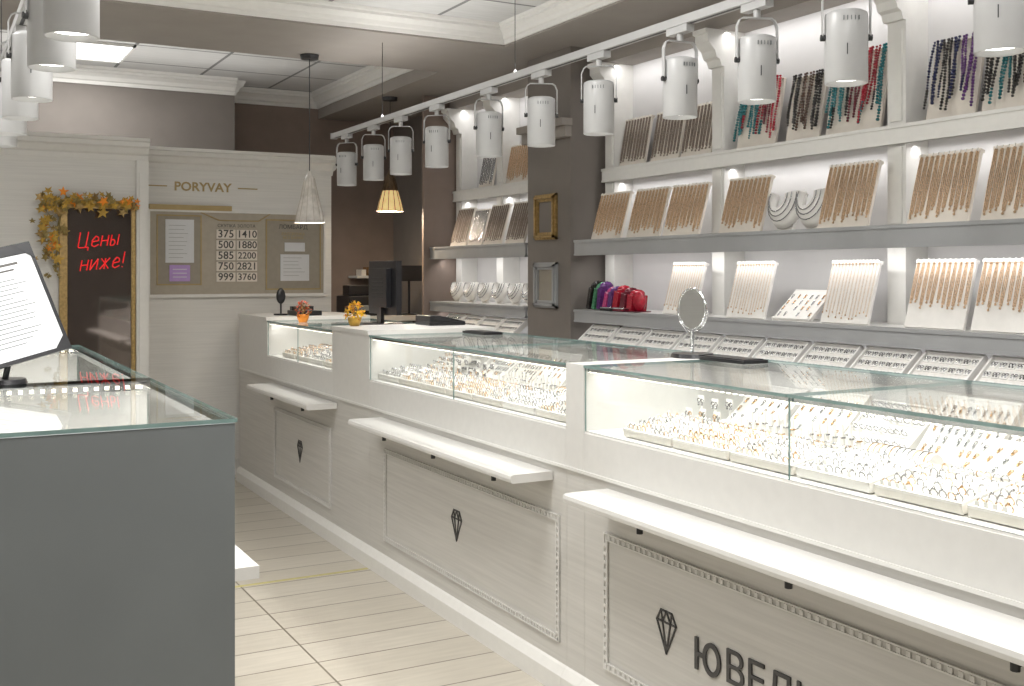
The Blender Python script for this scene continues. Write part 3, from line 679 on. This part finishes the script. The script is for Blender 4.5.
# ------------------------------------------------------------------ track lights
def lamp(x, y, yaw, energy=16):
    q = MB()
    M = Matrix.Translation((x, y, 0)) @ Matrix.Rotation(yaw, 4, 'Z')
    q.box((-0.016, -0.055, 2.137), (0.016, 0.055, 2.161), M_lamp, Matrix.Translation((x, y, 0)))
    q.cyl((0, 0, 2.112), (0, 0, 2.14), 0.011, 0.011, M_lamp, 12, M=M)
    pts = [(-0.064, 0, 1.985), (-0.064, 0, 2.085), (-0.056, 0, 2.105), (-0.045, 0, 2.112), (0.045, 0, 2.112), (0.056, 0, 2.105), (0.064, 0, 2.085), (0.064, 0, 1.985)]
    for a, b in zip(pts[:-1], pts[1:]):
        a = Vector(a); b = Vector(b); d = (b-a).normalized(); nn = Vector((-d.z, 0, d.x))*0.0015; e = Vector((0, 0.008, 0)); ex = d*0.001
        v = [a-nn-e-ex, b-nn-e+ex, b+nn-e+ex, a+nn-e-ex]; v += [p+2*e for p in v]
        q.add(v, [(0, 1, 2, 3), (7, 6, 5, 4), (0, 4, 5, 1), (1, 5, 6, 2), (2, 6, 7, 3), (3, 7, 4, 0)], M_lamp, M)
    for s in (-1, 1): q.cyl((s*0.052, 0, 1.985), (s*0.069, 0, 1.985), 0.009, 0.009, M_dark, 12, M=M)
    q.lathe((0, 0, 0), [(0.001, 2.056), (0.046, 2.055), (0.055, 2.05), (0.057, 2.043), (0.057, 1.862), (0.0555, 1.860), (0.052, 1.861), (0.048, 1.875), (0.03, 1.88)], M_lamp, 28, M)
    q.cyl((0, 0, 1.874), (0, 0, 1.876), 0.044, 0.044, M_bulb, 24, M=M)
    for k in range(5): q.box((-0.02+0.01*k-0.0012, -0.0578, 2.022), (-0.02+0.01*k+0.0012, -0.054, 2.034), M_greypan, M)
    q.box((-0.012, -0.0578, 1.93), (-0.0095, -0.054, 1.96), M_dark, M)
    ob = q.done('track_spotlight')
    light('spot_beam', 'SPOT', (x, y, 1.866), energy, (1, 0.975, 0.94), (0.0, 0, -1), ob, spot_size=math.radians(125), spot_blend=0.8, shadow_soft_size=0.035)
def track(x, y0, y1, cables):
    q = MB(); q.box((x-0.018, y0, 2.162), (x+0.018, y1, 2.19), M_lamp); q.box((x-0.006, y0+0.01, 2.1615), (x+0.006, y1-0.01, 2.1625), M_dark)
    q.box((x-0.02, y1, 2.158), (x+0.02, y1+0.012, 2.194), M_lamp)
    for c in cables:
        q.cyl((x, c, 2.19), (x, c, 2.599 if 5.28 < c < 6.15 else ZC1-0.001), 0.0018, 0.0018, M_dark, 6)
        q.cyl((x, c, 2.19), (x, c, 2.205), 0.008, 0.006, M_lamp, 8)
    ob = q.done('lighting_track')
    light('added_ceiling_fill', 'AREA', (x, (y0+y1)/2, 2.193), 3.0*(y1-y0), (1, 0.985, 0.96), (0, 0, 1), ob, shape='RECTANGLE', size=0.02, size_y=(y1-y0)*0.98)  # added fill to brighten the ceiling; the track itself has no uplight
track(2.2, 0.4, 6.28, [5.5, 4.0, 2.4, 0.9])
track(0.286, 0.8, 5.2, [1.4, 3.0, 4.9])
for i, y in enumerate((6.06, 5.63, 5.24, 4.79, 4.24, 3.78, 3.356, 2.868, 2.493, 2.136, 1.66, 1.2, 0.75)): lamp(2.2, y, -0.5+((i*37) % 10)*0.08-0.3)
for i, y in enumerate((2.52, 2.93, 3.49, 3.94, 4.4, 4.85, 1.7, 1.2)): lamp(0.286, y, -0.5+((i*29) % 10)*0.07, 17)

# ------------------------------------------------------------------ pendants
def pendant(x, y, zb, zt, r, ztop, m, mtop, energy):
    q = MB(); H = zt-zb
    q.lathe((x, y, 0), [(0.012, zt+0.03), (0.016, zt+0.01), (0.028, zt-0.01), (r*0.6, zb+H*0.55), (r*0.56, zb+H*0.55), (0.024, zt-0.012)], mtop, 28)
    q.lathe((x, y, 0), [(r*0.6, zb+H*0.55), (r*0.84, zb+H*0.25), (r, zb), (r-0.004, zb), (r*0.8, zb+H*0.25), (r*0.56, zb+H*0.55)], m, 28)
    for k in range(12):
        a = 2*math.pi*k/12
        P = [(rr*math.cos(a)+x, rr*math.sin(a)+y, zz) for rr, zz in ((0.029, zt-0.01), (r*0.6+0.001, zb+H*0.55), (r*0.84+0.001, zb+H*0.25), (r+0.001, zb))]
        q.tube(P, 0.0022 if m is M_shade else 0.0014, M_shadedark if m is M_shade else M_beige, 5)
    q.torus((x, y, zb), r, 0.003, M_plast, n=28, k=5)
    q.cyl((x, y, zt), (x, y, ztop-0.02), 0.003, 0.003, M_dark, 6); q.cyl((x, y, ztop-0.025), (x, y, ztop-0.001), 0.05, 0.055, M_dark, 20)
    q.sphere((x, y, zb+H*0.35), (0.028, 0.028, 0.035), M_bulb, 12, 8)
    ob = q.done('pendant_lamp')
    light('pendant_bulb', 'POINT', (x, y, zb+0.01), energy, (1, 0.84, 0.65), parent=ob, shadow_soft_size=0.03)
pendant(1.96, 6.02, 1.635, 1.90, 0.085, 2.6, M_shadeg, M_shadeg, 4)
pendant(2.94, 7.2, 1.785, 2.05, 0.095, 2.6, M_shade, M_shadedark, 22)

# ------------------------------------------------------------------ small objects
q = MB(); mx, my = 2.3, 2.93
q.cyl((mx, my, ZT), (mx, my, ZT+0.014), 0.075, 0.07, M_black, 28); q.cyl((mx, my, ZT+0.012), (mx, my, ZT+0.09), 0.006, 0.006, M_chrome, 10)
Mf = Matrix.Translation((mx, my, ZT+0.165)) @ Matrix.Rotation(math.radians(2), 4, 'Z')
T = Matrix.Rotation(math.pi/2, 3, 'Y')
q.torus((0, 0, 0), 0.068, 0.005, M_chrome, T, n=36, k=8, M=Mf); q.cyl((-0.004, 0, 0), (0.004, 0, 0), 0.066, 0.066, M_mirror, 36, M=Mf)
q.torus((0, 0, 0), 0.078, 0.003, M_chrome, T, n=24, k=6, M=Mf, a0=-math.pi/2, a1=math.pi/2)
q.done('tabletop_mirror')
def pad(x, y, z=ZT):
    q = MB(); q.box((x-0.05, y-0.11, z+0.001), (x+0.05, y+0.11, z+0.012), M_black); q.box((x-0.04, y-0.1, z+0.012), (x+0.04, y+0.1, z+0.015), M_black)
    return q.done('jewellery_pad', 0.003)
pad(2.3, 2.72); pad(2.3, 4.5)
def petal(q, c, L, m):
    T = Matrix.Translation(c) @ Matrix.Rotation(random.uniform(0, 6.28), 4, 'Z') @ Matrix.Rotation(random.uniform(-1.2, 1.2), 4, 'Y')
    q.add([(0, 0, 0), (L*0.5, -L*0.3, L*0.1), (L, 0, 0), (L*0.5, L*0.3, L*0.1)], [(0, 1, 2, 3)], m, T)
def bouquet(x, y, z, r, ms, potm, n=80):
    q = MB(); q.lathe((x, y, z), [(0.001, 0.001), (r*0.5, 0), (r*0.72, r*0.5), (r*0.8, r*1.0), (r*0.7, r*1.0), (0.001, r*0.9)], potm, 20)
    for k in range(n):
        a = random.uniform(0, 6.28); b = random.uniform(0, 1.9); rr = r*random.uniform(0.75, 1.05); petal(q, (x+rr*math.sin(b)*math.cos(a), y+rr*math.sin(b)*math.sin(a), z+r*1.3+r*1.2*math.cos(b)), r*0.55, random.choice(ms))
    for k in range(5):
        a = k*1.25; q.tube([(x, y, z+r), (x+r*0.5*math.cos(a), y+r*0.5*math.sin(a), z+r*1.9)], 0.002, M_olive)
    q.done('flower_arrangement')
random.seed(21)
bouquet(1.90, 5.12, ZT+0.02, 0.044, [M_flower, M_flower, M_flower, M_orange, M_yel], M_yel, 130)
bouquet(1.93, 6.05, ZT, 0.045, [M_red, M_red, M_orange, M_olive], M_orange)
def monitor(x, y, z, w, h, yaw):
    q = MB(); M = Matrix.Translation((x, y, z)) @ Matrix.Rotation(yaw, 4, 'Z')
    q.box((-0.09, -0.11, 0), (0.09, 0.11, 0.014), M_black, M); q.box((-0.02, -0.03, 0.014), (0.0, 0.03, 0.16), M_black, M)
    q.box((0.0, -w/2, 0.06), (0.03, w/2, 0.06+h), M_black, M); q.box((-0.03, -w*0.32, 0.1), (0.0, w*0.32, 0.02+h), M_black, M)
    q.box((0.03, -w/2+0.015, 0.077), (0.0315, w/2-0.015, 0.045+h), M_screen, M)
    for k in range(6): q.box((-0.0315, -w*0.2, 0.15+0.02*k), (-0.03, w*0.2, 0.158+0.02*k), M_dark, M)
    return q.done('computer_monitor', 0.003)
monitor(2.2, 5.5, ZT, 0.40, 0.29, math.radians(0))
q = MB(); q.cyl((1.97, 6.62, ZT+0.02), (1.97, 6.62, ZT+0.03), 0.045, 0.045, M_black, 20); q.cyl((1.97, 6.62, ZT+0.03), (1.97, 6.62, ZT+0.1), 0.006, 0.006, M_black, 8)
q.sphere((1.97, 6.62, ZT+0.14), (0.03, 0.012, 0.05), M_black, 14, 8); q.done('tabletop_mirror')
q = MB(); M = Matrix.Translation((2.1, 6.55, ZT+0.02)); q.box((-0.08, -0.1, 0), (0.08, 0.1, 0.03), M_black, M); q.box((-0.07, 0.03, 0.03), (0.07, 0.08, 0.055), M_black, M)
for i in range(3):
    for j in range(4): q.box((-0.05+0.03*i, -0.08+0.024*j, 0.03), (-0.03+0.03*i, -0.065+0.024*j, 0.035), M_greypan, M)
q.done('desk_telephone', 0.004)
q = MB(); M = Matrix.Translation((2.33, 5.03, ZT+0.02)); q.box((-0.1, -0.09, 0), (0.1, 0.09, 0.02), M_black, M)
q.add([(-0.1, -0.09, 0.02), (0.1, -0.09, 0.02), (0.1, 0.09, 0.02), (-0.1, 0.09, 0.02), (-0.1, -0.09, 0.05), (-0.1, 0.09, 0.05), (-0.04, -0.09, 0.05), (-0.04, 0.09, 0.05)], [(0, 1, 6, 4), (3, 5, 7, 2), (0, 4, 5, 3), (4, 6, 7, 5), (6, 1, 2, 7)], M_black, M)
q.done('cash_register', 0.004)
q = MB(); q.box((2.65, 7.55, 0.98), (3.48, 8.1, 1.02), M_wood)
for xx in (2.67, 3.42):
    for yy in (7.58, 8.03): q.box((xx, yy, 0), (xx+0.045, yy+0.045, 0.98), M_wood)
q.box((2.67, 8.0, 0.4), (3.46, 8.02, 0.98), M_wood); q.done('staff_desk')
q = MB(); q.box((2.8, 7.65, 1.02), (3.15, 7.95, 1.17), M_black); q.box((2.83, 7.62, 1.06), (3.12, 7.65, 1.1), M_greypan); q.box((2.85, 7.8, 1.17), (3.1, 7.95, 1.25), M_black); q.done('printer', 0.008)
q = MB(); q.box((3.22, 7.6, 1.02), (3.4, 7.78, 1.03), M_black); q.cyl((3.3, 7.7, 1.03), (3.3, 7.7, 1.3), 0.009, 0.009, M_black, 10); q.box((3.2, 7.66, 1.28), (3.4, 7.69, 1.40), M_black)
q.done('customer_display', 0.003)
q = MB(); q.box((3.1, YB-0.2, 1.30), (XR-0.001, YB-0.001, 1.32), M_wood)
for k in range(5): q.box((3.15+k*0.06, YB-0.17, 1.32), (3.19+k*0.06, YB-0.05, 1.37+0.02*(k % 3)), (M_card, M_gold, M_red)[k % 3])
q.done('wall_shelf')
simple('floor_tape', (0.9, 4.62, 0.0), (1.78, 4.64, 0.002), M_tapey)
# ------------------------------------------------------------------ ceiling light panels
for (x, y, e, zc) in ((0.9, 7.5, 20, ZC), (0.9, 2.7, 42, ZC1), (0.9, 0.6, 42, ZC1), (2.1, 0.3, 22, ZC1), (-0.6, 3.9, 30, ZC1)):
    q = MB(); q.box((x-0.295, y-0.295, zc-0.012), (x+0.295, y+0.295, zc-0.001), M_panel)
    for (a, b) in (((x-.3, y-.3), (x+.3, y-.285)), ((x-.3, y+.285), (x+.3, y+.3)), ((x-.3, y-.3), (x-.285, y+.3)), ((x+.285, y-.3), (x+.3, y+.3))): q.box((a[0], a[1], zc-0.018), (b[0], b[1], zc-0.001), M_white)
    ob = q.done('ceiling_light_panel')
    light('panel_light', 'AREA', (x, y, zc-0.022), e, (1, 0.985, 0.96), (0, 0, -1), ob, shape='SQUARE', size=0.56)

w = bpy.data.worlds.new('World'); S.world = w; w.use_nodes = True
w.node_tree.nodes['Background'].inputs[0].default_value = (0.6, 0.65, 0.7, 1); w.node_tree.nodes['Background'].inputs[1].default_value = 0.15
# ------------------------------------------------------------------ camera
cam = bpy.data.cameras.new('camera'); co = bpy.data.objects.new('camera', cam); COL.objects.link(co)
co.location = (0, 0, 1.35); co.rotation_euler = (math.radians(90), 0, -math.radians(28.65))
cam.lens = 37.97; cam.sensor_width = 36; cam.sensor_fit = 'HORIZONTAL'; cam.shift_y = -71/1024; cam.clip_start = 0.02
S.camera = co
S.view_settings.view_transform = 'Standard'
S.view_settings.look = 'None'
S.view_settings.exposure = -0.25
